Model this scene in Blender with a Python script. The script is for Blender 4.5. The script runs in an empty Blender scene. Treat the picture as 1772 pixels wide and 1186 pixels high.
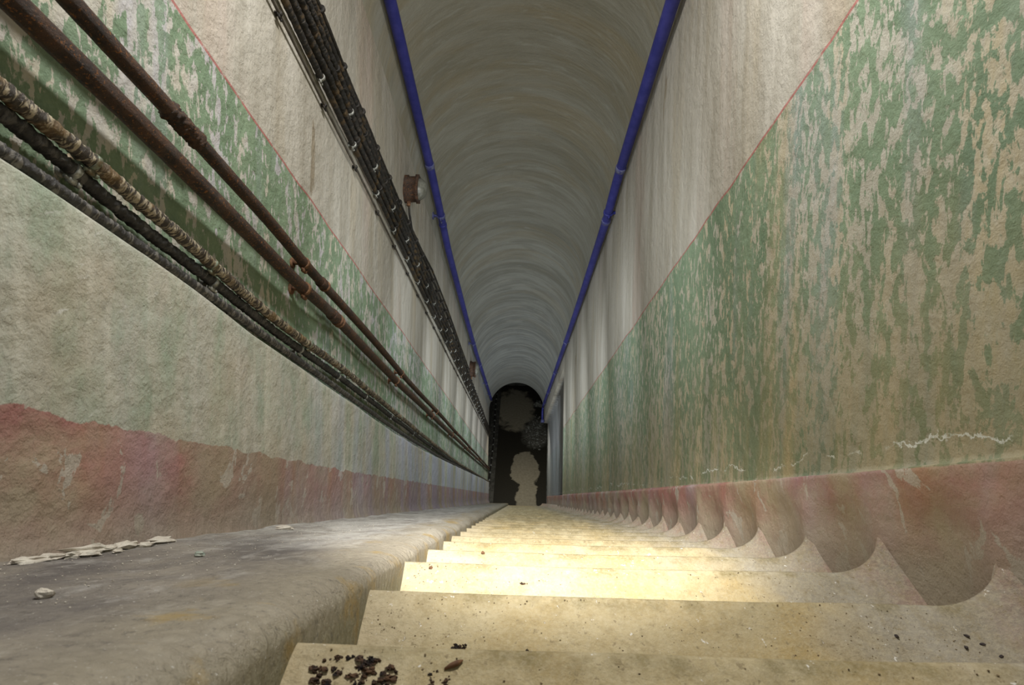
import bpy, math, random
from math import sin, cos, pi, sqrt, atan2
from mathutils import Vector, Matrix, noise, Euler

sc = bpy.context.scene
TH = math.radians(44.3)            # pitch of the stair flight
ZO = 16.5                          # height of the camera above the bottom passage
CT, ST = cos(TH), sin(TH)
# "slope frame": X across, D down along the flight, H square to it; the camera is its origin
def W(p): return Vector((p[0], p[1]*CT + p[2]*ST, -p[1]*ST + p[2]*CT + ZO))
RS = Euler((-TH, 0, 0))

# ------------------------------------------------------------ camera
F, CX, CY = 900.0, 886.0, 593.0
s_ = Vector((893-CX, -(862-CY), -F)).normalized()
x_ = Vector((1, -0.0248, 0)); x_ = (x_ - s_*x_.dot(s_)).normalized()
n_ = x_.cross(s_)
M = Matrix((x_, s_, n_)).transposed()          # slope frame -> camera
cam = bpy.data.objects.new('camera', bpy.data.cameras.new('camera'))
sc.collection.objects.link(cam)
cam.data.sensor_width = 36.0; cam.data.lens = 36.0*F/1772
cam.data.clip_start = 0.02; cam.data.clip_end = 200
cam.data.dof.use_dof = True; cam.data.dof.focus_distance = 2.6; cam.data.dof.aperture_fstop = 8.0
rot = RS.to_matrix() @ M.transposed()
cam.matrix_world = Matrix.Translation(W((0, 0, 0))) @ rot.to_4x4()
sc.camera = cam

# ------------------------------------------------------------ world, lights, exposure
wd = bpy.data.worlds.new('world'); sc.world = wd; wd.use_nodes = True
wd.node_tree.nodes['Background'].inputs[0].default_value = (0.86, 0.93, 1.0, 1)
wd.node_tree.nodes['Background'].inputs[1].default_value = 0.55
sc.view_settings.view_transform = 'Standard'; sc.view_settings.look = 'None'
sc.view_settings.exposure = 0.0; sc.view_settings.gamma = 1.0
sc.view_settings.use_curve_mapping = False

def light(name, kind, p, aim, power, col, size=0.1, angle=None, blend=0.5):
    l = bpy.data.lights.new(name, kind); l.energy = power; l.color = col
    if kind == 'AREA': l.shape = 'DISK'; l.size = size
    else: l.shadow_soft_size = size
    if kind == 'SPOT': l.spot_size = math.radians(angle); l.spot_blend = blend
    o = bpy.data.objects.new(name, l); sc.collection.objects.link(o)
    o.location = W(p)
    o.rotation_euler = (W(aim) - W(p)).to_track_quat('-Z', 'Y').to_euler()
    return o
light('stair_torch', 'SPOT', (0.0, -0.15, 1.30), (0.12, 2.62, -0.2), 980, (1.0, 0.975, 0.93), 0.03, 46, 1.0)
light('landing_lamp', 'AREA', (0.1, 0.5, 3.0), (0.0, 2.2, 0.7), 108, (1.0, 0.98, 0.94), 0.35)
# unseen fill lights added along the shaft, each throwing its light on down the flight
for d_, pw in ((2.6, 20), (4.4, 22), (6.2, 24), (8.0, 26), (9.9, 27), (11.8, 28), (13.8, 28), (15.8, 24), (17.8, 14), (19.8, 5)):
    light('shaft_fill', 'AREA', (-0.05, d_, 1.75), (-0.05, d_+3, 1.72), pw, (0.90, 0.96, 1.0), 0.5)
light('passage_fill', 'AREA', (0.2, 21.3, 2.6), (0.3, 23.8, -1.2), 30, (1.0, 0.93, 0.80), 0.4)  # unseen fill light added to brighten the passage floor

# ------------------------------------------------------------ node helper
class N:
    def __init__(s, name):
        s.m = bpy.data.materials.new(name); s.m.use_nodes = True
        s.t = s.m.node_tree; s.b = s.t.nodes['Principled BSDF']
        s.co = s.t.nodes.new('ShaderNodeTexCoord').outputs['Object']
        sp = s.t.nodes.new('ShaderNodeSeparateXYZ'); s.t.links.new(s.co, sp.inputs[0])
        s.x, s.d, s.h = sp.outputs
    def set(s, inp, v):
        if isinstance(v, bpy.types.NodeSocket): s.t.links.new(v, inp)
        elif isinstance(v, (tuple, list)) and len(v) == 3 and inp.type == 'RGBA': inp.default_value = (*v, 1)
        else: inp.default_value = v
    def math(s, op, a, b=0.0, c=0.0, clamp=False):
        n = s.t.nodes.new('ShaderNodeMath'); n.operation = op; n.use_clamp = clamp
        s.set(n.inputs[0], a); s.set(n.inputs[1], b); s.set(n.inputs[2], c); return n.outputs[0]
    def add(s, a, b): return s.math('ADD', a, b)
    def mul(s, a, b): return s.math('MULTIPLY', a, b)
    def sub(s, a, b): return s.math('SUBTRACT', a, b)
    def vec(s, a, b, c):
        n = s.t.nodes.new('ShaderNodeCombineXYZ')
        for i, v in enumerate((a, b, c)): s.set(n.inputs[i], v)
        return n.outputs[0]
    def noise(s, vec=None, scale=5, detail=5, rough=0.55, dist=0.0, lac=2.0):
        n = s.t.nodes.new('ShaderNodeTexNoise')
        s.set(n.inputs['Vector'], vec if vec is not None else s.co)
        n.inputs['Scale'].default_value = scale; n.inputs['Detail'].default_value = detail
        n.inputs['Roughness'].default_value = rough; n.inputs['Distortion'].default_value = dist
        n.inputs['Lacunarity'].default_value = lac
        return n.outputs['Fac']
    def voro(s, vec=None, scale=5, feature='F1'):
        n = s.t.nodes.new('ShaderNodeTexVoronoi'); n.feature = feature
        s.set(n.inputs['Vector'], vec if vec is not None else s.co); n.inputs['Scale'].default_value = scale
        return n.outputs['Distance']
    def step(s, v, lo, hi, a=0.0, b=1.0):          # linear ramp lo..hi -> a..b, clamped
        n = s.t.nodes.new('ShaderNodeMapRange'); n.clamp = True
        s.set(n.inputs[0], v)
        for i, q in enumerate((lo, hi, a, b)): s.set(n.inputs[i+1], q)
        return n.outputs[0]
    def mix(s, f, a, b):
        n = s.t.nodes.new('ShaderNodeMix'); n.data_type = 'RGBA'
        s.set(n.inputs[0], f); s.set(n.inputs[6], a); s.set(n.inputs[7], b); return n.outputs[2]
    def bump(s, hgt, strength=0.5, dist=0.01, prev=None):
        n = s.t.nodes.new('ShaderNodeBump'); s.set(n.inputs['Height'], hgt)
        n.inputs['Strength'].default_value = strength; n.inputs['Distance'].default_value = dist
        if prev is not None: s.t.links.new(prev, n.inputs['Normal'])
        return n.outputs[0]
    def out(s, col, rough=0.85, normal=None, metal=0.0, spec=0.3):
        s.set(s.b.inputs['Base Color'], col); s.set(s.b.inputs['Roughness'], rough)
        s.set(s.b.inputs['Metallic'], metal); s.b.inputs['Specular IOR Level'].default_value = spec
        if normal is not None: s.t.links.new(normal, s.b.inputs['Normal'])
        return s.m

# ------------------------------------------------------------ materials
def wall_material(side):
    n = N('painted_plaster_' + side)
    L = side == 'left'
    k = 0.30
    across = n.add(n.mul(n.d, 0.95), n.mul(n.h, k))
    along = n.sub(n.mul(n.h, 0.95), n.mul(n.d, k))
    st = n.vec(across, n.mul(along, 0.34), n.x)              # drip and trowel streak coordinates
    st2 = n.vec(across, n.mul(along, 0.10), n.x)
    big = n.noise(n.vec(across, n.mul(along, 0.5), n.x), 1.3, 3, 0.5)
    mid = n.noise(st2, 4.5, 5, 0.55)
    patch = n.noise(n.vec(across, n.mul(along, 0.42), n.x), 17.0 if L else 22.0, 9, 0.66, 0.45)
    patch2 = n.noise(st, 42.0, 6, 0.6, 0.3)
    fine = n.noise(None, 95, 6, 0.65)
    pat = n.add(n.add(n.mul(patch, 0.64), n.mul(patch2, 0.36)), n.mul(n.sub(big, 0.5), 0.20))
    green_m = n.step(pat, 0.474, 0.492)
    # bare plaster under the flaked paint
    if L: bare = n.mix(n.step(mid, 0.42, 0.6), (0.40, 0.39, 0.41), (0.47, 0.44, 0.35))
    else: bare = n.mix(n.step(mid, 0.40, 0.6), (0.40, 0.385, 0.32), (0.44, 0.385, 0.26))
    bare = n.mix(n.step(patch2, 0.35, 0.65, 0.0, 0.5), bare, (0.50, 0.485, 0.43))
    green = n.mix(n.step(n.noise(st, 5, 5), 0.35, 0.65), (0.135, 0.20, 0.125), (0.205, 0.275, 0.18))
    green = n.mix(n.step(fine, 0.35, 0.7, 0, 0.35), green, (0.30, 0.38, 0.26))
    zone = n.mix(green_m, bare, green)
    # lilac limewash runs and rusty tints
    zone = n.mix(n.step(n.noise(st2, 3.1, 5, 0.6), 0.54, 0.70, 0, 0.42), zone, (0.33, 0.36, 0.40))
    if not L:
        low = n.step(n.add(n.h, n.mul(n.sub(mid, 0.5), 1.1)), 0.25, 0.90, 0.6, 0.0)
        olive = n.mix(n.step(n.noise(st2, 7.0, 5, 0.6), 0.42, 0.6), (0.155, 0.165, 0.095), (0.30, 0.245, 0.13))
        zone = n.mix(low, zone, olive)
        zone = n.mix(n.step(n.noise(st2, 2.0, 4, 0.6), 0.56, 0.66, 0, 0.5), zone, (0.34, 0.275, 0.14))
    # upper white wash
    wn = n.noise(st2, 6.0, 7, 0.62)
    white = n.mix(n.step(wn, 0.36, 0.64), (0.33, 0.305, 0.25), (0.465, 0.44, 0.385))
    white = n.mix(n.step(n.noise(st2, 2.6, 6, 0.6), 0.54, 0.72, 0, 0.6), white, (0.36, 0.30, 0.20))
    white = n.mix(n.step(n.noise(st2, 1.7, 6, 0.6, 0.4), 0.57, 0.70, 0, 0.35), white, (0.45, 0.31, 0.26))
    white = n.mix(n.step(n.noise(n.vec(across, n.mul(along, .22), n.x), 6.5, 4, 0.5), 0.69, 0.74, 0, 0.6), white, (0.20, 0.15, 0.08))
    hl = n.sub(n.h, n.add(n.mul(n.d, 0.0035), 1.60))
    hl = n.add(hl, n.mul(n.sub(n.noise(n.vec(0, n.d, 0), 1.6, 3), 0.5), 0.045))
    c = n.mix(n.step(hl, -0.002, 0.002), zone, white)
    line = n.mul(n.step(n.math('ABSOLUTE', hl), 0.0055, 0.0075, 1, 0), n.step(n.noise(None, 22, 5), 0.34, 0.42, 0.35, 0.85))
    c = n.mix(line, c, (0.36, 0.12, 0.11))
    # skirting colour
    rd = n.noise(n.vec(n.mul(n.d, 0.8), n.h, n.x), 3.2, 6, 0.6)
    red = n.mix(n.step(rd, 0.42, 0.62), (0.36, 0.175, 0.155), (0.39, 0.32, 0.225))
    if L:
        tan = n.mul(n.step(n.add(n.d, n.mul(n.sub(rd, 0.5), 2.5)), 1.4, 2.2), n.step(n.noise(st2, 5, 6), 0.36, 0.60, 0.35, 0.95))
        red = n.mix(tan, red, (0.335, 0.265, 0.195))
    red = n.mix(n.step(n.noise(st, 2.4, 5), 0.52, 0.66, 0, 0.6), red, (0.40, 0.20, 0.12))
    red = n.mix(n.step(n.noise(st2, 2.2, 4), 0.50, 0.66, 0, 0.5), red, (0.40, 0.35, 0.41))
    red = n.mix(n.step(n.noise(n.vec(n.d, n.mul(n.h, .55), n.x), 11, 6, 0.6, 0.5), 0.595, 0.61, 0, 0.8), red, (0.46, 0.42, 0.36))
    # dust and grime creeping up from the ledge: warm brown stain of its own shape
    red = n.mix(n.step(n.add(n.h, n.mul(n.sub(rd, 0.5), 0.25)), -0.14, 0.03, 0.75, 0), red, (0.30, 0.26, 0.20))
    if L:
        # lower band of rough render below the recess
        lowc = n.mix(n.step(n.noise(st, 9, 8, 0.65, .3), 0.42, 0.62), (0.46, 0.455, 0.385), (0.33, 0.385, 0.30))
        lowc = n.mix(n.step(n.noise(None, 2.3, 5), 0.45, 0.62, 0, 0.6), lowc, (0.44, 0.385, 0.295))
        lowc = n.mix(n.step(n.noise(None, 48, 7, 0.75), 0.50, 0.64, 0, 0.45), lowc, (0.27, 0.26, 0.21))
        lowc = n.mix(n.step(n.noise(n.vec(n.x, n.add(n.d, n.h), n.mul(n.sub(n.h, n.d), 3)), 6, 8, 0.75), 0.60, 0.66, 0, 0.5), lowc, (0.60, 0.60, 0.57))
        lowc = n.mix(n.step(n.noise(st2, 14, 6), 0.52, 0.66, 0, 0.5), lowc, (0.60, 0.58, 0.50))
        lil = n.mul(n.step(n.noise(st2, 3.4, 5), 0.44, 0.58), n.step(n.d, 2.2, 5.5, 0.1, 0.9))
        lowc = n.mix(lil, lowc, (0.40, 0.42, 0.50))
        edge = n.step(n.noise(n.vec(0, n.d, 0), 7, 5), 0.3, 0.7, -0.014, 0.014)
        line2 = n.add(n.add(n.sub(n.h, n.step(n.d, 1.0, 3.5, 0.172, 0.147)), edge), n.mul(n.sub(n.noise(None, 60, 4), 0.5), 0.012))
        lc = n.mix(n.step(line2, -0.001, 0.003), n.mix(n.mul(lil, 0.6), red, (0.30, 0.25, 0.36)), lowc)
        c = n.mix(n.step(n.x, -1.205, -1.17), c, lc)
    else:
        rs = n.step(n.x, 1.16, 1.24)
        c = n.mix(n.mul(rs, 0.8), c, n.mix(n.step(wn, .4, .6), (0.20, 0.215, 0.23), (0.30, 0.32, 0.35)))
        c = n.mix(n.mul(rs, n.step(n.add(n.d, n.mul(n.sub(wn, .5), 3)), 15.6, 17.5, 0.9, 0)), c, (0.045, 0.038, 0.026))  # dark strip past the seam: shade of the recess return put into the colour
        topcurb = n.add(n.sub(n.h, 0.104), n.mul(n.sub(n.noise(n.vec(0, n.d, 0), 9, 4), .5), .012))
        scratch = n.mul(n.step(n.math('ABSOLUTE', n.sub(n.sub(n.h, 0.16), n.mul(n.sub(n.noise(None, 3.5, 7, 0.7), 0.5), 0.22))), 0.0015, 0.004, 0.9, 0),
                        n.step(n.noise(None, 5.0, 3), 0.5, 0.56))
        c = n.mix(scratch, c, (0.62, 0.64, 0.60))
        c = n.mix(n.step(topcurb, -0.001, 0.002), red, c)
    b = n.bump(n.noise(n.vec(n.x, across, n.mul(along, .8)), 52, 8, 0.72), 0.62, 0.011 if L else 0.009)
    b = n.bump(n.noise(None, 170, 4, 0.7), 0.45, 0.004, b)
    b = n.bump(n.noise(None, 11, 4, 0.55), 0.55, 0.035 if L else 0.022, b)
    b = n.bump(n.noise(st, 20, 5, 0.6), 0.35, 0.010, b)
    b = n.bump(green_m, 0.25, 0.003, b)
    return n.out(c, 0.82, b, spec=0.25)

def ceiling_material():
    n = N('limewashed_vault')
    v = n.vec(n.mul(n.x, 0.5), n.mul(n.d, 2.6), n.mul(n.h, 0.5))
    a = n.noise(v, 1.7, 8, 0.66, 0.9)
    c = n.mix(n.step(a, 0.40, 0.60), (0.29, 0.278, 0.22), (0.35, 0.342, 0.29))
    c = n.mix(n.step(n.noise(v, 0.9, 6, 0.6, 0.8), 0.48, 0.62, 0, 0.6), c, (0.33, 0.285, 0.19))
    c = n.mix(n.step(n.noise(v, 4.2, 7, 0.7, 0.6), 0.56, 0.68, 0, 0.4), c, (0.50, 0.51, 0.48))
    c = n.mix(n.step(n.noise(v, 3.0, 7, 0.7, 0.6), 0.58, 0.72, 0, 0.35), c, (0.20, 0.20, 0.17))
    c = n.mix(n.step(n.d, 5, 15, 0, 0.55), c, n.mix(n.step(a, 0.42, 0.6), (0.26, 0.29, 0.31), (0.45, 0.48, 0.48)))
    b = n.bump(n.noise(None, 45, 6, 0.65), 0.35, 0.008)
    b = n.bump(n.noise(v, 6, 5, 0.6), 0.4, 0.02, b)
    return n.out(c, 0.8, b)

def step_material():
    n = N('worn_sandy_concrete')
    nz = n.noise(None, 3.0, 6, 0.6)
    y = n.mix(n.step(n.noise(None, 7, 7, 0.65), 0.36, 0.64), (0.40, 0.315, 0.165), (0.50, 0.42, 0.26))
    y = n.mix(n.step(n.noise(None, 2.2, 4), 0.5, 0.68, 0, 0.6), y, (0.44, 0.31, 0.12))
    gr = n.mix(n.step(n.noise(None, 9, 6), 0.35, 0.65), (0.30, 0.265, 0.20), (0.37, 0.335, 0.27))
    xr = n.add(n.x, n.mul(n.sub(nz, 0.5), 0.9))
    c = n.mix(n.step(xr, 0.60, 0.86), y, gr)
    ph = n.math('FRACT', n.add(n.mul(n.d, 1/0.3985), 0.5))
    lip = n.mul(n.step(n.math('ABSOLUTE', n.sub(ph, 0.5)), 0.02, 0.065, 1, 0), n.step(n.noise(None, 11, 6, 0.65), 0.42, 0.60))
    c = n.mix(n.mul(lip, 0.7), c, (0.19, 0.155, 0.07))
    pk = n.step(n.add(n.x, n.mul(n.sub(n.noise(None, 9, 5), 0.5), 0.16)), 0.97, 1.08)
    c = n.mix(n.mul(pk, 0.85), c, n.mix(n.step(n.noise(None, 14, 7, 0.7), .42, .6), (0.30, 0.20, 0.165), (0.29, 0.25, 0.20)))
    lf = n.step(n.add(n.x, n.mul(n.sub(nz, .5), .4)), -0.30, -0.12, 0.5, 0)
    c = n.mix(lf, c, (0.50, 0.43, 0.31))
    c = n.mix(n.step(n.noise(None, 120, 6, 0.75), 0.44, 0.60, 0, 0.35), c, (0.56, 0.49, 0.34))
    c = n.mix(n.step(n.noise(None, 31, 8, 0.75), 0.50, 0.64, 0, 0.38), c, (0.26, 0.20, 0.10))
    c = n.mix(n.step(n.noise(None, 60, 5, 0.7), 0.60, 0.66, 0, 0.7), c, (0.22, 0.17, 0.09))
    c = n.mix(n.step(n.noise(None, 24, 5, 0.7), 0.66, 0.71, 0, 0.8), c, (0.20, 0.16, 0.09))
    c = n.mix(n.step(n.noise(None, 48, 3, 0.7), 0.68, 0.71, 0, 0.9), c, (0.75, 0.72, 0.66))
    b = n.bump(n.noise(None, 90, 7, 0.75), 0.7, 0.008)
    b = n.bump(n.noise(None, 12, 5, 0.6), 0.5, 0.016, b)
    return n.out(c, 0.85, b, spec=0.2)

def ledge_material():
    n = N('dusty_cement_ledge')
    v = n.vec(n.x, n.mul(n.d, 0.55), n.h)
    c = n.mix(n.step(n.noise(v, 4.2, 7, 0.65, .4), 0.38, 0.62), (0.15, 0.135, 0.125), (0.28, 0.25, 0.21))
    c = n.mix(n.step(n.noise(v, 12, 7, 0.7), 0.52, 0.66, 0, 0.6), c, (0.42, 0.40, 0.37))
    lit_dust = n.mul(n.step(n.add(n.d, n.mul(n.sub(n.noise(v, 3, 5), .5), 1.6)), 1.5, 2.3), n.step(n.noise(v, 9, 7, 0.7), 0.40, 0.58, 0.25, 0.95))  # pale plaster dust, with the torch pool's brightness painted into it
    c = n.mix(n.mul(lit_dust, n.step(n.d, 7, 14, 1, .2)), c, (0.50, 0.485, 0.45))
    rim = n.step(n.add(n.x, n.mul(n.sub(n.noise(None, 4, 4), .5), .3)), -0.62, -0.42)
    c = n.mix(n.mul(rim, 0.7), c, (0.33, 0.29, 0.215))
    side = n.step(n.add(n.h, n.mul(n.sub(n.noise(None, 8, 4), .5), .06)), -0.24, -0.175, 1, 0)
    c = n.mix(n.mul(side, 0.8), c, (0.25, 0.235, 0.155))
    c = n.mix(n.mul(n.step(n.noise(None, 5.5, 6, 0.6), 0.56, 0.64), n.mul(rim, .75)), c, (0.34, 0.245, 0.10))
    c = n.mix(n.step(n.noise(None, 190, 3, 0.7), 0.66, 0.69, 0, 0.8), c, (0.62, 0.60, 0.56))
    c = n.mix(n.step(n.noise(None, 50, 6, 0.7), 0.57, 0.65, 0, 0.5), c, (0.10, 0.09, 0.08))
    b = n.bump(n.noise(None, 60, 7, 0.7), 0.6, 0.008)
    ws = n.vec(n.x, n.d, n.mul(n.h, 0.25))
    b = n.bump(n.noise(ws, 45, 6, 0.6, .6), 0.8, 0.014, b)
    return n.out(c, 0.88, b, spec=0.2)

def rust_material():
    n = N('rusty_iron')
    a = n.noise(None, 18, 8, 0.7)
    c = n.mix(n.step(a, 0.40, 0.62), (0.028, 0.018, 0.014), (0.078, 0.038, 0.020))
    c = n.mix(n.step(n.noise(None, 95, 5, 0.75), 0.575, 0.625, 0, 0.9), c, (0.30, 0.115, 0.025))
    c = n.mix(n.step(n.noise(None, 6, 4), 0.55, 0.7, 0, 0.4), c, (0.10, 0.085, 0.075))
    b = n.bump(n.noise(None, 110, 6, 0.75), 1.0, 0.008)
    b = n.bump(n.noise(None, 22, 5, 0.6), 0.6, 0.006, b)
    return n.out(c, 0.62, b, spec=0.4)

def cable_material(name, dark, light, amt, ring, gold=0.0):
    n = N(name)
    v = n.vec(n.mul(n.x, 0.35), n.d, n.mul(n.h, 0.35))
    a = n.noise(v, ring, 6, 0.62, 0.7)
    c = n.mix(n.step(a, amt, amt + 0.09), dark, light)
    if gold: c = n.mix(n.step(n.noise(None, 9, 5), 0.54, 0.62, 0, gold), c, (0.20, 0.115, 0.03))
    b = n.bump(a, 1.0, 0.010); b = n.bump(n.noise(None, 120, 5, 0.7), 0.5, 0.004, b)
    return n.out(c, 0.55, b, spec=0.5)

def paint_material(name, c1, c2, rough=0.45, metal=0.0, sc_=25):
    n = N(name)
    c = n.mix(n.step(n.noise(None, sc_, 6, 0.65), 0.42, 0.66), c1, c2)
    return n.out(c, rough, n.bump(n.noise(None, sc_*2, 4), 0.25, 0.003), metal)

def passage_floor_material():
    n = N('wet_passage_floor')
    # dry patches: ellipses broken by noise; the rest is wet and dark
    nz = n.noise(None, 1.4, 7, 0.62, 0.3)
    def blob(cx, cy, rx, ry):
        dx = n.mul(n.sub(n.x, cx), 1/rx); dy = n.mul(n.sub(n.d, cy), 1/ry)
        r = n.math('SQRT', n.add(n.mul(dx, dx), n.mul(dy, dy)))
        return n.add(r, n.mul(n.sub(nz, 0.5), 1.1))
    a = n.step(blob(0.38, 18.75, 0.68, 1.35), 0.92, 1.0, 1, 0)
    b_ = n.step(blob(0.45, 17.0, 0.5, 1.4), 0.85, 0.95, 1, 0)
    c_ = n.step(blob(-0.15, 23.6, 1.05, 1.9), 0.85, 1.05, 1, 0)
    rub = n.step(blob(0.95, 21.5, 0.75, 1.3), 0.7, 1.1, 1, 0)
    dry = n.math('MAXIMUM', n.math('MAXIMUM', a, b_), c_)
    col = n.mix(dry, (0.022, 0.019, 0.012), n.mix(n.step(n.noise(None, 9, 5), .35, .65), (0.235, 0.205, 0.14), (0.30, 0.265, 0.19)))
    col = n.mix(n.mul(rub, n.step(n.noise(None, 11, 7, 0.7), 0.46, 0.62, 0.25, 1)), col, (0.23, 0.22, 0.18))
    return n.out(col, n.step(dry, 0, 1, 0.75, 0.9), n.bump(n.noise(None, 12, 6), 0.5, 0.03))

def plain_material(name, c1, c2, scale=4, rough=0.9):
    n = N(name)
    return n.out(n.mix(n.step(n.noise(None, scale, 6, 0.65), 0.4, 0.62), c1, c2), rough, n.bump(n.noise(None, scale*8, 5), 0.5, 0.01))

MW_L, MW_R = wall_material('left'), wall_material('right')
M_CEIL, M_STEP, M_LEDGE, M_RUST = ceiling_material(), step_material(), ledge_material(), rust_material()
M_CREAM = cable_material('wrapped_cable_cream', (0.035, 0.026, 0.018), (0.40, 0.34, 0.24), 0.49, 85, 0.5)
M_TAR = cable_material('tarred_cable', (0.016, 0.015, 0.015), (0.075, 0.07, 0.066), 0.52, 50)
M_GREY = cable_material('dusty_black_cable', (0.030, 0.028, 0.027), (0.15, 0.14, 0.125), 0.50, 60)
M_BUNDLE = cable_material('sooty_cable', (0.010, 0.009, 0.008), (0.055, 0.043, 0.032), 0.54, 55, 0.3)
M_CONDUIT = paint_material('dull_grey_conduit', (0.065, 0.056, 0.045), (0.12, 0.108, 0.09), 0.65, 0.0, 14)
M_BLUE = paint_material('blue_paint', (0.030, 0.034, 0.20), (0.050, 0.052, 0.26), 0.42, 0, 9)
M_BLUE2 = paint_material('worn_blue_grey_paint', (0.06, 0.065, 0.22), (0.17, 0.18, 0.27), 0.5, 0, 30)
M_ZINC = paint_material('corroded_zinc', (0.16, 0.16, 0.14), (0.42, 0.43, 0.40), 0.45, 0.3, 40)
M_BRASS = paint_material('verdigris_brass', (0.12, 0.09, 0.05), (0.22, 0.30, 0.24), 0.5, 0.3, 30)
M_RUSTL = paint_material('orange_rust', (0.10, 0.05, 0.028), (0.22, 0.115, 0.055), 0.8, 0, 40)
M_BLACK = paint_material('sooty_black', (0.012, 0.011, 0.010), (0.04, 0.033, 0.026), 0.6, 0, 30)
M_GLASS = paint_material('dusty_lamp_glass', (0.11, 0.11, 0.09), (0.20, 0.20, 0.17), 0.35, 0, 14)
M_FLAKE = plain_material('chalky_plaster', (0.50, 0.45, 0.38), (0.62, 0.58, 0.50), 20)
M_DEBRIS = plain_material('black_brown_rot', (0.012, 0.009, 0.009), (0.10, 0.055, 0.03), 60)
M_SEED = plain_material('dark_droppings', (0.03, 0.024, 0.028), (0.09, 0.07, 0.06), 90)
M_PFLOOR = passage_floor_material()
M_PWALL = plain_material('damp_passage_wall', (0.045, 0.045, 0.038), (0.10, 0.10, 0.085), 3)
M_RIM = plain_material('damp_shaft_rim', (0.05, 0.05, 0.045), (0.12, 0.12, 0.11), 4)

# ------------------------------------------------------------ object helpers
def mesh_obj(name, verts, faces, mat, parent=None, base=(0, 0, 0), world=False, smooth=True):
    """verts in the slope frame (or in world axes when world=True), stored relative to base."""
    b = Vector(base)
    if parent is not None: b = Vector(parent['_b'])
    me = bpy.data.meshes.new(name)
    me.from_pydata([tuple(Vector(v) - b) for v in verts], [], faces)
    me.materials.append(mat)
    if smooth:
        me.polygons.foreach_set('use_smooth', [True]*len(me.polygons))
    me.update()
    o = bpy.data.objects.new(name, me); sc.collection.objects.link(o)
    if parent is not None: o.parent = parent
    elif world: o.location = b
    else: o.location = W(b); o.rotation_euler = RS
    return o
def empty(name, base, label, cat, group=None):
    o = bpy.data.objects.new(name, None); sc.collection.objects.link(o)
    o.empty_display_size = 0.1
    o.location = W(base); o.rotation_euler = RS; o['_b'] = tuple(base)
    return tag(o, label, cat, group)
def tag(o, label, cat, group=None, kind=None):
    if label: o['label'] = label
    if cat: o['category'] = cat
    if group: o['group'] = group
    if kind: o['kind'] = kind
    return o
def structure(o, label=None):
    o['kind'] = 'structure'
    if label: o['label'] = label
    return o
def grid(us, vs, f):
    V = [f(u, v) for u in us for v in vs]; n = len(vs); Fc = []
    for i in range(len(us)-1):
        for j in range(n-1):
            a = i*n+j; Fc.append((a, a+1, a+n+1, a+n))
    return V, Fc
def lin(a, b, n): return [a + (b-a)*i/(n-1) for i in range(n)]
def interp(tab, x):
    if x <= tab[0][0]: return tab[0][1]
    for (a, u), (b, v) in zip(tab, tab[1:]):
        if x <= b: return u + (v-u)*(x-a)/(b-a)
    return tab[-1][1]
def nz(p, s, o=0): return noise.noise(Vector(p)*s + Vector((o, o*1.7, -o)))
class Mesh:
    def __init__(s): s.v = []; s.f = []
    def add(s, V, Fc):
        k = len(s.v); s.v += V; s.f += [tuple(i+k for i in q) for q in Fc]; return s
    def box(s, c, sz, jit=0, rot=None):
        x, y, z = [q/2 for q in sz]
        V = []
        for a in (-1, 1):
            for b in (-1, 1):
                for e in (-1, 1):
                    q = Vector((a*x, b*y, e*z))
                    if rot is not None: q = rot @ q
                    V.append(Vector(c) + q)
        return s.add(V, [(0,1,3,2),(4,6,7,5),(0,4,5,1),(2,3,7,6),(0,2,6,4),(1,5,7,3)])
    def tube(s, pts, rad, seg=14, cap=True, lump=0, lf=30, seed=0):
        pts = [Vector(p) for p in pts]; V = []; Fc = []; m = len(pts)
        up = Vector((0.0, 0.03, 1.0)) if abs((pts[-1]-pts[0]).normalized().z) < 0.9 else Vector((1, 0, 0))
        for i, p in enumerate(pts):
            t = (pts[min(i+1, m-1)] - pts[max(i-1, 0)]).normalized()
            a = t.cross(up).normalized(); b = a.cross(t)
            r = rad(i) if callable(rad) else rad
            for k in range(seg):
                an = 2*pi*k/seg; dr = a*cos(an) + b*sin(an)
                q = r
                if lump: q = r*(1 + lump*noise.fractal(((p + dr*r)*lf + Vector((seed, 0, seed))), 0.7, 2.1, 3))
                V.append(p + dr*q)
        for i in range(m-1):
            for k in range(seg):
                a = i*seg+k; b = i*seg+(k+1) % seg
                Fc.append((a, b, b+seg, a+seg))
        if cap: Fc.append(tuple(range(seg))[::-1]); Fc.append(tuple(range((m-1)*seg, m*seg)))
        return s.add(V, Fc)
    def ball(s, c, r, seed=0, jag=0.3, flat=(1, 1, 1), nu=8, nv=6, rz=0):
        V = []; Fc = []
        for i in range(nv+1):
            for k in range(nu):
                th = pi*i/nv; ph = 2*pi*k/nu
                q = Vector((sin(th)*cos(ph), sin(th)*sin(ph), cos(th)))
                w = 1 + jag*noise.noise(q*1.6 + Vector((seed*3.1, seed, 7)))*1.6
                q = Vector((q.x*flat[0], q.y*flat[1], q.z*flat[2]))*r*w
                q = Vector((q.x*cos(rz)-q.y*sin(rz), q.x*sin(rz)+q.y*cos(rz), q.z))
                V.append(Vector(c) + q)
        for i in range(nv):
            for k in range(nu):
                a = i*nu+k; b = i*nu+(k+1) % nu
                Fc.append((a, b, b+nu, a+nu))
        return s.add(V, Fc)
    def obj(s, name, mat, parent=None, base=(0, 0, 0), smooth=True, world=False):
        return mesh_obj(name, s.v, s.f, mat, parent, base, world, smooth)

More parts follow.
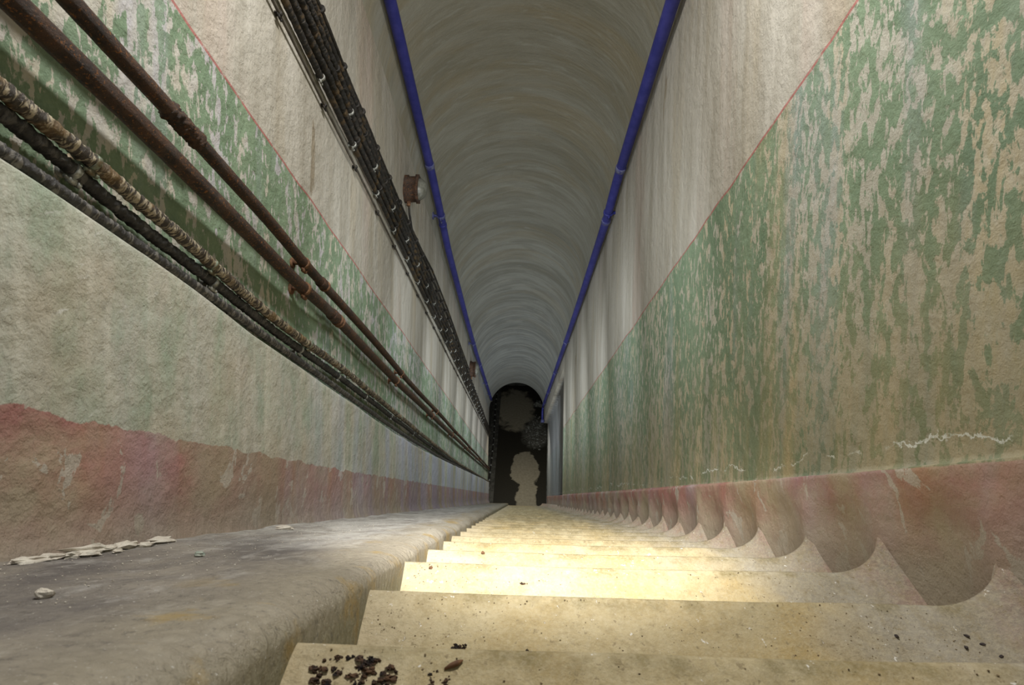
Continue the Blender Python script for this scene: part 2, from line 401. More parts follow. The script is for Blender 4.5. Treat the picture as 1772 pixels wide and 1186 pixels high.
# ------------------------------------------------------------ the shaft
XL, XLL, XR = -1.215, -1.15, 1.10
SPR = 3.50; RV = (XR-XL)/2; XC = (XR+XL)/2
D0 = -3.0
def dend(h): return 22.9 - 0.3*h
EDGE = [(0.9,.696),(1.5,.693),(2.2,.655),(3.4,.612),(5.0,.56),(6.8,.535),(12,.56),(21,.62)]
def edge(d): return interp(EDGE, d) + 0.006*nz((d, 0, 0), 3.1)
DS = sorted(set(round(q, 3) for q in lin(D0, 0.5, 12) + lin(0.5, 6.5, 160) + lin(6.5, 13, 90) + lin(13, 22.9, 60)))
def drow(d, h): return D0 + (d-D0)*(dend(h)-D0)/(22.9-D0)
# left wall: rough lower band standing proud, a small shelf, and the recessed painted wall above
HLOW = [-0.6, -0.30, -0.20, -0.17, -0.14, -0.10, -.05, 0, .05, .1, .15, .2, .26, .32, .38, .44, .50]
def left_v(d, j):
    e = edge(d)
    if j < len(HLOW):
        h = HLOW[j]*(e/0.695 if HLOW[j] > 0.2 else 1)
        x = XLL + 0.010*nz((d, h, 0), 2.3) + 0.003*nz((d, h, 3), 14)
        x += 0.03*max(0, (-0.08-h)/0.1)**2 if h > -0.25 else 0.05
        return (x, drow(d, h), h)
    k = j - len(HLOW)
    tab = [(0, e-0.03), (0, e-0.010), (-0.004, e-0.003), (-0.013, e), (-0.03, e+0.001), (-0.055, e+0.002), (XL-XLL, e+0.008)]
    if k < len(tab):
        x, h = tab[k]; x += XLL + (0.010*nz((d, h, 0), 2.3) if k < 5 else 0)
        return (x, drow(d, h), h)
    h = e + 0.05 + (SPR-e-0.05)*(k-len(tab))/15
    w = 0 if k-len(tab) == 15 else 1
    return (XL + 0.006*nz((d, h, 9), 1.2)*w, drow(d, h), h)
V, Fc = grid(DS, list(range(len(HLOW)+7+16)), left_v)
structure(mesh_obj('wall_left', V, Fc, MW_L), 'left wall with peeling green paint, red line and white wash above')
# right wall: curb, green band, white band, recess low down the flight
CURB_T = 0.105
HR = [-0.6, -0.3, -0.24, -0.2, -0.17, -0.14, -0.11, -0.08, -0.05, -0.02, 0.02, 0.06, 0.09, 0.102, 0.1045, 0.106, 0.12] + lin(0.2, 3.04, 26) + [3.055, 3.07, 3.09] + lin(3.15, SPR, 4)
DSR = sorted(set(DS + [12.90, 12.91, 12.925, 12.94, 12.95, 12.97]))
def curb_top(d): return interp([(1.1, 0.113), (2.5, 0.100), (5, 0.087), (22, 0.090)], d)
def right_v(d, h0):
    ct = curb_top(d)
    h = h0 + (ct-0.1045)*max(0, 1-abs(h0-0.1045)/0.2)
    x = XR + (0.008*nz((d, h, 4), 1.6) + 0.002*nz((d, h, 6), 15) if h < SPR-0.1 else 0)
    if h0 <= 0.103: x -= 0.014 + 0.003*nz((d, h, 2), 9)
    elif h0 <= 0.105: x -= 0.011
    elif h0 < 0.107: x -= 0.002
    if h0 < 0.06:
        f = min(1, (0.06-h0)/0.12)                      # shell-shaped scoops between the step ends
        ph = ((d - 1.259)/0.398) % 1.0
        x += 0.030*f*sin(pi*ph)**0.8 - 0.012*f*(1-sin(pi*ph))
    r = min(1, max(0, (d-12.90)/0.05))*(1 if h0 < 3.05 else 0)
    if h0 < 0.106: r *= min(1, max(0, (d-14.5)/0.2))
    x += 0.20*(r*r*(3-2*r))
    return (x, drow(d, h), h)
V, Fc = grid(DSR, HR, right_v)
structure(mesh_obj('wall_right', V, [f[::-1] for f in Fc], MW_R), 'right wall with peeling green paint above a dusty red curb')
# vault
DSC = sorted(set(round(q, 3) for q in lin(D0, 22.9, 130)))
def vault_v(d, a):
    w = 0.010*nz((d, a, 0), 1.3)*sin(a)
    x = XC + (RV+w)*cos(a); h = SPR + (RV+w)*sin(a)
    return (x, drow(d, h), h)
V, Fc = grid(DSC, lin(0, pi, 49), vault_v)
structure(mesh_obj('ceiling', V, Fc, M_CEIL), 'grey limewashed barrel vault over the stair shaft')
# rim where the shaft opens into the passage
ring = [(XL-.0, -0.6), (XL, 0.6), (XL, 1.6), (XL, SPR)] + [(XC-RV*cos(a), SPR+RV*sin(a)) for a in lin(0.1, pi-0.1, 24)] + [(XR, SPR), (XR, 3.07), (XR+.17, 3.05), (XR+.17, 1.6), (XR+.17, 0.1), (XR+.17, -0.6)]
outr = []
for x, h in ring:
    v = Vector((x-XC, max(0, h-SPR)))
    outr.append((x + (-0.22 if x < XC-0.6 else 0.28 if x > XC+0.6 else 0) , h + (0.7 if h > SPR+0.3 else 0)))
V = [(x, dend(h), h) for x, h in ring] + [(x, dend(h)-0.02, h) for x, h in outr]
n_r = len(ring)
structure(mesh_obj('trim_1', V, [(i, i+1, i+1+n_r, i+n_r) for i in range(n_r-1)], M_RIM, smooth=False), 'damp rim where the shaft meets the bottom passage')

# ------------------------------------------------------------ stair flight
P = 0.3985
def nose_h(k):            # k = 0 is the step nearest the lens
    base = {0: -.213, 1: -.203, 2: -.188, 3: -.189, 4: -.190, 5: -.194}
    if k in base: return base[k]
    if k < 0: return -.215
    return -0.194 - 0.0022*(k-5)
def nose_d(k): return 0.862 + P*k
COVE_X0 = 0.925; COVE_X1 = 1.084
def cove(x, w):
    u = max(0, (x-COVE_X0)/(COVE_X1-COVE_X0)); u = min(u, 0.999)
    return w*0.125*(1-sqrt(1-u*u))
TR, RI = 0.285, 0.278
def step_verts(k, nx=44):
    dk, hk = nose_d(k), nose_h(k)
    xs = lin(-0.36, 0.86, int(nx*0.55)) + [0.86 + (1.125-0.86)*(1-(1-i/ (nx*0.45))**1.7) for i in range(1, int(nx*0.45)+1)]
    def f(r, x):
        wear = 0.004*nz((x, k, 0), 3.0) + 0.0015*nz((x, k, r), 16)
        wear -= 0.006*max(0, 1-((x-0.25)/0.5)**2)
        if r <= 12:                                   # tread, back edge to nose
            t = r/12; q = TR*(1-t)
            d, h = dk - q*CT, hk - q*ST
            up = wear + cove(x, 0.30 + 0.70*t**2.2)*0.92
            if r == 12: up -= 0.004
            if r == 0: up += 0.010
            return (x, d - wear*ST, h + wear*CT + up - wear)
        s_ = (r-12)/10                                # riser, nose to foot
        q = RI*s_*1.02 - (wear)*(1-s_)
        c0 = cove(x, 1)*(1-s_)**1.5
        bulge = 0.004*sin(pi*s_)
        if r == 13: q = 0.006 - wear; c0 = cove(x, 1); bulge = 0.004
        return (x, dk + q*ST + bulge*CT, hk - q*CT + bulge*ST + c0*0.92)
    rows = list(range(0, 23))
    return grid(rows, xs, f)
fl = empty('stair_flight', (0, nose_d(-3), -0.5), 'long steep flight of worn yellow sandy concrete steps running down the shaft', 'stairs')
for k in range(-4, 56):
    V, Fc = step_verts(k, 60 if k < 12 else 24)
    mesh_obj('step', V, [f[::-1] for f in Fc], M_STEP, fl)

# ------------------------------------------------------------ side ledge on the left
LDS = sorted(set(round(q, 3) for q in lin(-1.6, 0.3, 20) + lin(0.3, 4.0, 150) + lin(4.0, 9, 90) + lin(9, 22.7, 90)))
def ledge_h(d): return interp([(-1.6, -.170), (0.5, -.172), (1.5, -.162), (2.5, -.158), (5, -.165), (22.9, -.235)], d)
def ledge_v(d, j):
    H = ledge_h(d); big = interp([(0, 1.2), (1.0, 0.75), (1.6, 0.6), (22, 0.6)], d)
    prof = [(-1.20, 0.012), (-1.165, 0.008), (-1.14, 0.003), (-1.11, 0.0), (-1.07, 0), (-1.0, 0), (-.93, 0), (-.86, 0), (-.79, 0), (-.72, .001), (-.66, .002), (-.60, .004), (-.55, .006), (-.50, .007)]
    m = len(prof)
    if j < m: x, h = prof[j]; h += H; x = min(x, -0.33-0.10*big)
    else:
        t = (j-m)/13; a = t*pi/2*0.92
        R = 0.06*big
        if j-m <= 13:
            x = -0.322 - 0.10*big + 0.10*big*sin(a)/sin(pi/2*.92); h = H + 0.007 - R*(1-cos(a))
            x += 0
        else:
            q = j-m-13
            x = -0.322 + 0.004*q; h = H + 0.007 - 0.055*big - 0.045*q
    rough = 0.006*nz((x, d, h), 5.5) + 0.003*nz((x, d, h), 17) + 0.0012*nz((x, d, h), 55)
    if x > -0.55:
        rough += 0.013*nz((x*0.8, d, h), 3.7, 3)
    sx = 0.011*nz((h, d, 0), 6, 5) if x > -0.45 else 0
    return (x + sx, d, h + rough)
V, Fc = grid(LDS, list(range(14+14+5)), ledge_v)
structure(mesh_obj('trim_2', V, [f[::-1] for f in Fc], M_LEDGE), 'dusty grey cement ledge beside the steps along the left wall')

# ------------------------------------------------------------ bottom passage (world axes)
def wbox(name, x0, x1, y0, y1, z0, z1, mat, label=None):
    m = Mesh().box(((x0+x1)/2, (y0+y1)/2, (z0+z1)/2), (x1-x0, y1-y0, z1-z0))
    return structure(m.obj(name, mat, world=True, smooth=False), label)
wbox('floor', -1.9, 2.2, 15.6, 26.6, -0.2, 0.0, M_PFLOOR, 'wet dark passage floor with dry pale patches at the foot of the stairs')
wbox('wall_far', -1.9, 2.2, 26.0, 26.2, 0, 5.2, M_PWALL)
wbox('wall_passage_left', -1.62, -1.40, 15.6, 26.1, 0, 5.2, M_PWALL)
wbox('wall_passage_right', 1.58, 1.8, 15.6, 26.1, 0, 5.2, M_PWALL)
wbox('ceiling_passage', -1.9, 2.2, 18.75, 26.2, 5.15, 5.3, M_PWALL)
wbox('trim_3', -1.40, -0.98, 16.4, 26.0, 0.0, 0.12, plain_material('dirty_kerb', (0.035, 0.033, 0.026), (0.085, 0.08, 0.065), 5), 'low kerb along the left side of the bottom passage')

# ------------------------------------------------------------ pipes and cables on the left wall
def path(tab, x, step=0.03, d0=-1.2, d1=22.6, wob=0, seed=0):
    """tab: (d, h) knots at wall distance x; x may be a function of d"""
    out = []; d = d0
    while d < d1:
        h = interp(tab, d)
        # smooth by averaging neighbours
        h = (h + interp(tab, d-0.12) + interp(tab, d+0.12))/3
        xx = x(d) if callable(x) else x
        out.append((xx + wob*nz((d, seed, 0), 2.1), d, h + wob*nz((d, 0, seed), 1.7)))
        d += step*max(0.3, d/2.4)
    return out
def at(pts, d):
    for a, b in zip(pts, pts[1:]):
        if a[1] <= d <= b[1]:
            t = (d-a[1])/(b[1]-a[1]); return Vector(a).lerp(Vector(b), t)
    return Vector(pts[-1])
def collar(parent, pts, d, r, w, mat, name='clamp', bracket=None, bolt=None, lugside=-1):
    c = at(pts, d); t = (at(pts, d+0.05)-at(pts, d-0.05)).normalized()
    m = Mesh()
    m.tube([c - t*w/2, c - t*w*0.42, c + t*w*0.42, c + t*w/2], lambda i: r*(0.93 if i in (0, 3) else 1), 18)
    if bracket is not None:                            # stem back to the wall
        m.tube([c, (bracket, c.y, c.z)], r*0.35, 8)
        m.tube([(bracket+0.006, c.y, c.z), (bracket-0.006, c.y, c.z)], r*0.9, 10)
    if bolt:
        q = c + Vector((0.002, 0, lugside*(r+bolt*0.7)))
        m.box(q, (bolt*1.2, w*1.3, bolt*1.6)); m.tube([q + Vector((0, -w*1.3, 0)), q + Vector((0, w*1.3, 0))], bolt*0.5, 8)
        m.tube([q + Vector((0, w*0.9, 0)), q + Vector((0, w*1.5, 0))], bolt*0.85, 6)
    return m.obj(name, mat, parent)

def pipe_thing(name, pts, r, mat, label, cat, part, lump=0.0, lf=30, seed=0, seg=16, group=None, rfun=None):
    o = empty(name, pts[0], label, cat, group)
    mm = Mesh().tube(pts, rfun if rfun else r, seg, True, lump, lf, seed)
    mm.obj(part, mat, o)
    return o

XP = -1.145
pth = path([(0.9,1.03),(1.25,1.037),(1.5,1.035),(2.43,1.032),(2.93,1.05),(3.3,1.045),(5,1.02),(8,1.03),(22.6,1.09)], lambda d: XP + 0.004*sin(d*1.3))
p1 = pipe_thing('rusty_pipe', pth, 0.030, M_RUST, 'thick rusty iron pipe, the lower of the two on the green left wall', 'pipe', 'pipe_tube', 0.03, 22)
for d in (2.55, 4.75, 6.9, 9.2, 12.0, 15.5, 19): collar(p1, pth, d, 0.037, 0.022, M_RUSTL, 'pipe_clamp', XL, 0.012)
collar(p1, pth, 3.02, 0.037, 0.09, M_RUST, 'coupling'); collar(p1, pth, 3.09, 0.0395, 0.016, M_RUSTL, 'coupling_ring')
collar(p1, pth, 3.13, 0.0385, 0.010, M_RUSTL, 'coupling_ring')
pth = path([(1,1.170),(1.45,1.180),(2.1,1.186),(2.5,1.168),(3.6,1.165),(5.2,1.140),(8,1.15),(22.6,1.168)], lambda d: XP - 0.004 + 0.004*sin(d*1.7+1))
p2 = pipe_thing('rusty_pipe', pth, 0.026, M_RUST, 'thinner rusty iron pipe with a lumpy joint, upper of two on the green left wall', 'pipe', 'pipe_tube', 0.03, 24, 4)
for d in (2.52, 4.95, 7.3, 9.9, 13, 17): collar(p2, pth, d, 0.032, 0.020, M_RUSTL, 'pipe_clamp', XL, 0.012)
collar(p2, pth, 2.78, 0.032, 0.05, M_RUST, 'coupling'); collar(p2, pth, 2.83, 0.034, 0.014, M_RUSTL, 'coupling_ring')
c = [at(pth, q) for q in lin(1.38, 1.56, 30)]
Mesh().tube(c, lambda i: 0.0295 if i not in (0, 29) else 0.024, 26, True, 0.32, 75, 9).obj('rust_joint', M_RUST, p2)

C1T = [(0.9,.839),(1.17,.842),(1.32,.828),(1.55,.825),(1.72,.813),(2.06,.787),(2.59,.778),(3.38,.785),(4.7,.745),(6.64,.70),(10.4,.63),(18,.63),(22.6,.63)]
pth = path(C1T, lambda d: -1.155, 0.008, wob=0.004, d0=0.2)
pth = [q for i, q in enumerate(pth)]
cc = pipe_thing('wrapped_cable', pth, 0.021, M_CREAM, 'frayed cable with cream and brown banding, the uppermost of three above the rough lower wall', 'cable', 'cable_sheath', 0.22, 60, 1, 14)
for d in (1.19, 1.77, 2.72, 3.42, 4.1, 5.1, 6.1): collar(cc, pth, d, 0.0245, 0.016, M_BRASS, 'cable_clip', XL, 0.009)
C2T = [(0.9,.80),(1.05,.805),(1.32,.779),(1.7,.768),(1.9,.760),(2.35,.738),(3.0,.735),(3.46,.730),(6.8,.66),(10,.60),(22.6,.60)]
pth = path(C2T, lambda d: -1.178, 0.010, wob=0.004, seed=5, d0=0.2)
cc = pipe_thing('tarred_cable', pth, 0.019, M_TAR, 'black lumpy tarred cable running just beneath the cream banded cable', 'cable', 'cable_sheath', 0.30, 75, 7, 16)
for d in (1.17, 1.83, 2.68, 3.3, 3.95, 4.8, 5.9, 7.2): collar(cc, pth, d, 0.0225, 0.018, M_ZINC, 'cable_clip', XL, 0.010)
C3T = [(0.9,.722),(1.3,.716),(1.6,.711),(2.0,.698),(2.25,.687),(2.85,.668),(3.45,.650),(5.27,.60),(8.4,.565),(13,.59),(19,.62),(22.6,.63)]
pth = path(C3T, lambda d: -1.175, 0.010, wob=0.003, seed=9, d0=0.2)
pipe_thing('dusty_cable', pth, 0.017, M_GREY, 'dusty grey-black cable lying along the top edge of the rough lower wall', 'cable', 'cable_sheath', 0.28, 90, 3, 16)

# upper bundle on the white wash
def K(tab, x, r, mat, label, part, lump, seed, clip=None, name='cable', clipmat=None, d0=0.9, wob=.006, cr=1.28, cstep=0.55):
    pth = path(tab, lambda d: x, 0.014, wob=wob, seed=seed, d0=d0, d1=22.3)
    o = pipe_thing(name, pth, r, mat, label, 'cable' if name != 'conduit' else 'conduit', part, lump, 42, seed, 10, 'sooty cables on the white wash' if name == 'sooty_cable' else None)
    if clip:
        d = clip
        while d < 18:
            collar(o, pth, d, r*cr, 0.016, clipmat or M_ZINC, 'cable_clip', XL, 0.008)
            d += cstep
    return o
K([(1,2.215),(2.5,2.226),(3.7,2.245),(5.5,2.25),(8.6,2.27),(13,2.33),(22,2.42)], -1.195, 0.0085, M_CONDUIT, 'thin dull grey conduit running below the black cable bundle', 'conduit_tube', 0.02, 1, 1.95, 'conduit', M_BLACK, wob=.002, cr=1.7, cstep=0.62)
K([(1,2.300),(2.5,2.318),(3.1,2.335),(4.2,2.352),(8,2.40),(13,2.44),(22,2.50)], -1.185, 0.019, M_BUNDLE, 'dark brown cable at the lower side of the black bundle, with pale clips', 'cable_sheath', 0.14, 2, 2.45, 'sooty_cable', cstep=0.62)
K([(1,2.37),(2.5,2.385),(4.2,2.42),(8,2.46),(13,2.52),(22,2.56)], -1.178, 0.022, M_BUNDLE, 'sooty lumpy cable, second from the lower side of the black bundle', 'cable_sheath', 0.34, 3, 3.1, 'sooty_cable', M_BLACK, cstep=0.62)
K([(1,2.435),(2.5,2.455),(4.2,2.49),(8,2.54),(13,2.58),(22,2.61)], -1.172, 0.023, M_BUNDLE, 'thick crusted cable in the middle of the black bundle', 'cable_sheath', 0.38, 4, 2.9, 'sooty_cable', M_ZINC, cstep=0.62)
K([(1,2.505),(2.5,2.525),(4.2,2.56),(8,2.62),(13,2.65),(22,2.67)], -1.172, 0.022, M_BUNDLE, 'thick crusted cable, fourth from the lower side of the black bundle', 'cable_sheath', 0.36, 5, 2.6, 'sooty_cable', M_BLACK, cstep=0.62)
K([(1,2.575),(2.5,2.60),(4.2,2.63),(8,2.70),(13,2.72),(22,2.73)], -1.178, 0.020, M_BUNDLE, 'sooty cable, second from the upper side of the black bundle', 'cable_sheath', 0.2, 6, 3.0, 'sooty_cable', M_BLACK, cstep=0.62)
K([(1,2.635),(2.5,2.66),(4.2,2.69),(6.5,2.80),(9,2.85),(13,2.79),(22,2.78)], -1.182, 0.015, M_BLACK, 'thin black cable along the upper side of the bundle, held by butterfly clips', 'cable_sheath', 0.12, 7, 2.3, 'sooty_cable', M_BLACK, cr=1.9, cstep=0.42)

# blue pipes
pth = path([(0,3.84),(3.4,3.81),(5.5,3.71),(6.1,3.655),(7.1,3.54),(10,3.50),(12.7,3.52),(17,3.68),(22,3.86)], lambda d: -1.095, 0.06, d0=0.5, d1=21.6)
bp = pipe_thing('blue_pipe', pth, 0.050, M_BLUE, 'blue painted pipe along the left foot of the vault', 'pipe', 'pipe_tube')
collar(bp, pth, 5.25, 0.056, 0.07, M_BLUE2, 'coupling'); collar(bp, pth, 6.25, 0.058, 0.05, M_BLUE2, 'pipe_clamp', -1.2, 0.014)
collar(bp, pth, 6.45, 0.055, 0.05, M_BLUE, 'coupling')
for d in (11.9, 14.2, 17.2, 19.6): collar(bp, pth, d, 0.057, 0.07, M_BLUE2, 'pipe_clamp', -1.2, 0.015)
e = at(pth, 21.5); Mesh().tube([e + Vector((0, -.12, 0)), e + Vector((0, .12, -.02))], 0.045, 12).obj('pipe_end', M_ZINC, bp)
pth = path([(0,3.36),(2.9,3.345),(4.9,3.31),(5.6,3.235),(8,3.24),(10.7,3.29),(16,3.44),(22,3.62)], lambda d: 1.02, 0.06, d0=0.5, d1=21.4)
bp = pipe_thing('blue_pipe', pth, 0.050, M_BLUE, 'blue painted pipe along the right foot of the vault, elbow at its lower end', 'pipe', 'pipe_tube')
collar(bp, pth, 4.68, 0.056, 0.07, M_BLUE2, 'coupling'); collar(bp, pth, 5.45, 0.059, 0.035, M_BLUE, 'pipe_clamp', 1.12, 0.014)
collar(bp, pth, 5.62, 0.057, 0.06, M_BLUE2, 'coupling')
for d in (10.9, 14.2, 17.5, 20): collar(bp, pth, d, 0.057, 0.07, M_BLUE2, 'pipe_clamp', 1.12, 0.015)
e = at(pth, 21.3)
Mesh().tube([e, e + Vector((0, .12, -.05)), e + Vector((-.01, .2, -.18)), e + Vector((-.01, .22, -.55))], 0.04, 12).obj('elbow', M_BLUE, bp)
Mesh().tube([e + Vector((0, .2, -.50)), e + Vector((0, .2, -.62))], 0.075, 12).obj('flange', M_BLUE2, bp)

# ------------------------------------------------------------ bulkhead lamps
def lamp(c, sc_, label):
    o = empty('bulkhead_lamp', c, label, 'lamp')
    c = Vector(c); m = Mesh()
    X0 = c.x
    R = 0.115*sc_; ax = Vector((1, 0, 0))
    def disc(x, r, k): 
        return [(x, c.y + r*cos(2*pi*i/k)*0.9, c.z + r*sin(2*pi*i/k)*1.25) for i in range(k)]
    def rev(prof, k=28, jag=0.03):
        V = []; Fc = []
        for x, r in prof:
            for i, q in enumerate(disc(x, r, k)):
                w = 1 + jag*nz(q, 14)
                V.append((q[0], c.y+(q[1]-c.y)*w, c.z+(q[2]-c.z)*w))
        for j in range(len(prof)-1):
            for i in range(k):
                a = j*k+i; b = j*k+(i+1) % k; Fc.append((a, b, b+k, a+k))
        Fc.append(tuple(range((len(prof)-1)*k, len(prof)*k)))
        return V, Fc
    Mesh().add(*rev([(X0, R*1.06), (X0+.03, R*1.10), (X0+.033, R), (X0+.115, R*.96), (X0+.118, R*1.04), (X0+.145, R*1.04), (X0+.146, R*.86)], 36, .16)).obj('housing', M_RUST, o)
    Mesh().add(*rev([(X0+.14, R*.84), (X0+.17, R*.80), (X0+.20, R*.64), (X0+.218, R*.40), (X0+.225, R*.05)], 24, 0)).obj('glass_dome', M_GLASS, o)
    for a in (0.6, 2.2, 3.9, 5.4):
        q = (X0+.13, c.y+R*1.05*cos(a)*.9, c.z+R*1.05*sin(a)*1.25)
        Mesh().tube([(q[0]-.02, q[1], q[2]), (q[0]+.02, q[1], q[2])], 0.011, 8).obj('bolt', M_RUST, o)
    Mesh().tube([(X0+.045, c.y+R*.1, c.z-R*1.2), (X0+.045, c.y+R*.12, c.z-R*1.62)], 0.020, 10).obj('cable_gland', M_RUSTL, o)
    return o
lamp((-1.213, 4.70, 3.04), 1.0, 'rusty round bulkhead lamp with dusty glass on the left wall beside the blue pipe')
lamp((-1.213, 12.6, 3.05), 1.35, 'distant rusty bulkhead lamp near the bottom of the left blue pipe')
dp = [(-1.168, 4.712, 2.88), (-1.170, 4.80, 2.80), (-1.178, 5.0, 2.74), (-1.186, 5.6, 2.80), (-1.186, 6.4, 2.90), (-1.186, 8, 2.94), (-1.186, 10.5, 2.92), (-1.18, 12.4, 2.90)]
dd = []
for a, b in zip(dp, dp[1:]):
    for i in range(12): dd.append(tuple(Vector(a).lerp(Vector(b), i/12)))
o = tag(Mesh().tube(dd, 0.012, 10, True, 0.15, 40, 2).obj('lamp_cable', M_BUNDLE, base=dp[0]), 'rust-brown cable dropping from the near lamp and following the bundle down', 'cable')

# ------------------------------------------------------------ loose bits on ledge and steps
rnd = random.Random(4)
def stone(name, p, r, flat, seed, mat, label, cat, group=None, rz=0, jag=.35):
    h = p[2] + r*flat[2]*0.55
    o = Mesh().ball((p[0], p[1], h), r, seed, jag, flat, 10, 8, rz).obj(name, mat, base=(p[0], p[1], p[2]), smooth=False)
    return tag(o, label, cat, group)
def lz(x, d): return ledge_h(d) + 0.002 + 0.006*nz((x, d, ledge_h(d)), 5.5)
stone('pebble', (-0.737, 0.889, lz(-.737, .889)), 0.0105, (1.2, 1, .8), 2, M_FLAKE, 'pale pebble lying alone on the near grey ledge', 'pebble')
stone('pebble', (-0.795, 1.402, lz(-.795, 1.402)), 0.0105, (1.2, .8, .7), 5, plain_material('green_grey_stone', (.25, .30, .25), (.45, .47, .40), 60), 'small greenish pebble in the middle of the ledge', 'pebble')
stone('plaster_flake', (-1.03, 2.45, ledge_h(2.45)), 0.028, (1.5, 1.1, .35), 8, M_FLAKE, 'lone cream plaster flake on the brightly lit part of the ledge by the wall', 'plaster flake')
fl_spots = [(-1.075, 1.235, .022, 'leftmost of the crumbled plaster flakes along the wall foot'), (-1.085, 1.30, .020, 'second plaster flake from the left along the wall foot'),
            (-1.07, 1.345, .018, 'small plaster flake just left of the big raised one'), (-1.085, 1.40, .034, 'large raised plaster flake along the wall foot'),
            (-1.05, 1.375, .016, 'plaster crumb in front of the large raised flake'), (-1.08, 1.475, .024, 'plaster flake right of the large raised one'),
            (-1.03, 1.44, .013, 'small crumb of plaster standing clear of the row on the ledge'), (-1.085, 1.545, .030, 'long flat plaster flake in the row by the wall'),
            (-1.07, 1.60, .022, 'plaster flake next to last in the row by the wall'), (-1.09, 1.70, .030, 'rightmost plaster flake of the row, lying under a crack')]
for i, (x, d, r, lb) in enumerate(fl_spots):
    stone('plaster_flake', (x, d, ledge_h(d) + .001), r, (0.8, 1.7, .40), 11+i, M_FLAKE, lb, 'plaster flake', 'plaster flakes along the wall foot', rnd.uniform(-.3, .3), .5)
def tread_pt(x, k, back):          # a point on tread k, 'back' metres behind its nose
    d, h = nose_d(k) - back*CT, nose_h(k) - back*ST
    w = 0.004*nz((x, k, 0), 3.0) - 0.006*max(0, 1-((x-0.25)/0.5)**2) - 0.0005
    return (x, d - w*ST, h + w*CT)
def crumbs(name, cx, k, back, wx, wb, n, r0, r1, mat, label, cat, seed):
    r = random.Random(seed); m = Mesh()
    for i in range(n):
        a, q = r.uniform(0, 2*pi), sqrt(r.random())
        if n > 100 and noise.noise(Vector((q*cos(a)*2.3, q*sin(a)*1.6, seed))) < -0.02 and r.random() < .9: continue
        p = tread_pt(cx + wx*q*cos(a), k, back + wb*q*sin(a)); rr = r.uniform(r0, r1)
        m.ball((p[0], p[1]-rr*.25*ST, p[2]+rr*.25*CT), rr, i+seed, .5, (r.uniform(.8, 1.5), r.uniform(.7, 1.4), .7), 6, 5, r.uniform(0, 3))
    b = tread_pt(cx, k, back)
    return tag(m.obj(name, mat, base=b, smooth=False), label, cat, kind='stuff')
crumbs('debris_clump', -0.225, 0, 0.040, 0.064, 0.024, 260, .0012, .0048, M_DEBRIS, 'crumbly black and brown rotten debris heaped on the nearest step', 'debris', 3)
crumbs('debris_clump', -0.105, 0, 0.044, 0.018, 0.012, 26, .001, .003, M_DEBRIS, 'small dark crumb patch right of the big clump on the nearest step', 'debris', 5)
crumbs('debris_clump', -0.105, 1, 0.128, 0.018, 0.014, 26, .0016, .0045, M_DEBRIS, 'black crumbs on the second step, straight beyond the nearest edge', 'debris', 7)
crumbs('debris_clump', -0.193, 1, 0.135, 0.012, 0.010, 12, .001, .0032, M_DEBRIS, 'few dark crumbs on the second step nearest the ledge', 'debris', 8)
crumbs('debris_clump', 0.033, 1, 0.130, 0.016, 0.010, 14, .001, .003, M_DEBRIS, 'brown crumbs on the second step, right of the black ones', 'debris', 9)
crumbs('debris_clump', 0.025, 2, 0.062, 0.012, 0.006, 9, .0016, .0035, M_DEBRIS, 'tiny dark speck cluster on the brightly lit third step', 'debris', 10)
sp_ = []
for dx, bk, up in ((-.012, .030, .002), (-.003, .026, .004), (.006, .022, .0045), (.013, .017, .0025)):
    q = tread_pt(-0.085+dx, 0, bk); sp_.append((q[0], q[1]-up*ST, q[2]+up*CT))
o = Mesh().tube(sp_, lambda i: (.0015, .0035, .004, .001)[i], 8, True, .2, 200).obj('wood_splinter', M_RUSTL, base=sp_[0])
tag(o, 'reddish brown wood splinter on the nearest step beside the debris', 'splinter')
stone('pebble', tread_pt(-0.245, 2, 0.022), .006, (1, 1, .7), 31, M_RUSTL, 'reddish brown pebble on the third step near the ledge', 'pebble')
stone('pebble', tread_pt(-0.118, 3, 0.010), .007, (1, 1, .7), 33, M_RUSTL, 'reddish brown pebble on the fourth step', 'pebble')
for i, (x, bk, lb) in enumerate([(0.956, .088, 'leftmost upper of the dark droppings at the right end of the second step'), (0.975, .112, 'long dark dropping nearest the edge at the right end of the second step'),
        (0.918, .095, 'dark dropping lying left of the white flecks on the second step'), (0.79, .075, 'small single dark dropping apart from the others on the second step'), (0.936, .070, 'faint dropping farthest back in the group on the second step'), (1.00, .066, 'dropping nearest the right wall on the second step')]):
    stone('dropping', tread_pt(x, 1, bk), .0042, (1.7, .8, .7), 40+i, M_SEED, lb, 'dropping', 'droppings on the second step', .5*i, .2)
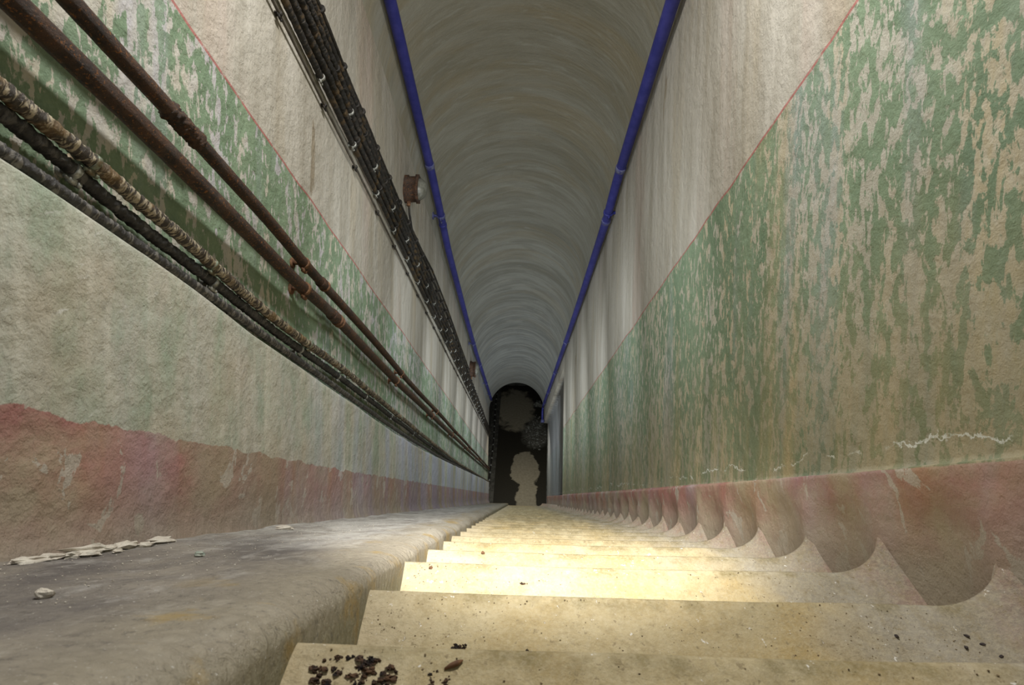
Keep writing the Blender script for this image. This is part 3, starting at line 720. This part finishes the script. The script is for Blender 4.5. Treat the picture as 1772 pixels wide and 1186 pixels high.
# grit: nobody could count it
m = Mesh(); r = random.Random(12)
for i in range(900):
    k = r.choice([0, 0, 1, 1, 1, 2, 2, 3, 4, 5])
    x = r.uniform(-0.29, 0.95); bk = r.uniform(0.004, 0.16)
    if r.random() < .55: x = -0.29 + abs(r.gauss(0, .16)) if r.random() < .5 else r.gauss(.75, .14)
    if x > .98: continue
    p = tread_pt(x, k, bk); rr = r.uniform(.0006, .0018)
    up = cove(x, .6)
    m.ball((p[0], p[1]-up*ST, p[2]+up*CT+rr*.4), rr, i, .4, (1.2, 1, .8), 5, 4)
tag(m.obj('grit', plain_material('brown_grit', (.10, .07, .04), (.30, .22, .12), 300), base=(0, 1.2, -.21), smooth=False), 'fine dark brown grit strewn over the nearest steps', 'grit', kind='stuff')
m = Mesh()
for i in range(700):
    x = r.uniform(-1.1, -0.5); d = 0.6 + 2.6*r.random()**1.3
    rr = r.uniform(.0006, .0020)
    m.ball((x, d, lz(x, d) + rr*.3), rr, i, .4, (1.2, 1, .7), 5, 4)
tag(m.obj('plaster_grit', M_FLAKE, base=(-.8, 1.2, -.165), smooth=False), 'fine whitish plaster grit scattered over the grey ledge', 'grit', kind='stuff')

# ------------------------------------------------------------ things at the bottom
def wmesh(m, name, mat, base, label, cat, group=None, kind=None):
    return tag(m.obj(name, mat, base=base, world=True, smooth=False), label, cat, group, kind)
m = Mesh(); r = random.Random(9)
for i in range(110):
    a, q = r.uniform(0, 6.28), sqrt(r.random())
    m.ball((0.95+.5*q*cos(a), 21.6+1.5*q*sin(a), .012), r.uniform(.012, .05), i, .5, (1.3, 1, .5), 6, 5)
wmesh(m, 'rubble', plain_material('grey_rubble', (.10, .10, .085), (.34, .34, .30), 12), (0.95, 21.6, 0), 'scattered grey rubble and scraps on the wet passage floor', 'rubble', kind='stuff')
m = Mesh().ball((1.12, 24.0, .10), .20, 3, .6, (1.2, 1.2, .7), 12, 8)
wmesh(m, 'crumpled_sheet', plain_material('dirty_sheet', (.06, .06, .05), (.26, .26, .22), 7), (1.12, 24.0, 0), 'crumpled pale sheet lying under the right blue pipe at the bottom', 'sheet')
m = Mesh(); m.box((1.2, 22.3, .02), (.30, .04, .015), rot=Matrix.Rotation(.9, 3, 'Z'))
wmesh(m, 'slat', M_ZINC, (1.2, 22.3, 0), 'short pale slat lying on the rubble at the bottom', 'slat')
pts = [(-1.20 + .02*sin(y), y, .15) for y in lin(16.9, 25.8, 40)]
o = bpy.data.objects.new('passage_cable', None); sc.collection.objects.link(o); o.location = (-1.2, 16.9, .12); o['_b'] = (-1.2, 16.9, .12)
tag(o, 'black cable with a row of pale clips laid along the passage kerb', 'cable')
Mesh().tube(pts, .03, 10).obj('cable_sheath', M_BLACK, o)
for y in lin(17.3, 25.3, 17):
    Mesh().tube([(-1.20+.02*sin(y), y-.05, .152), (-1.20+.02*sin(y), y+.05, .152)], .042, 10).obj('cable_clip', M_ZINC, o)

for o in bpy.data.objects:
    if '_b' in o.keys(): del o['_b']
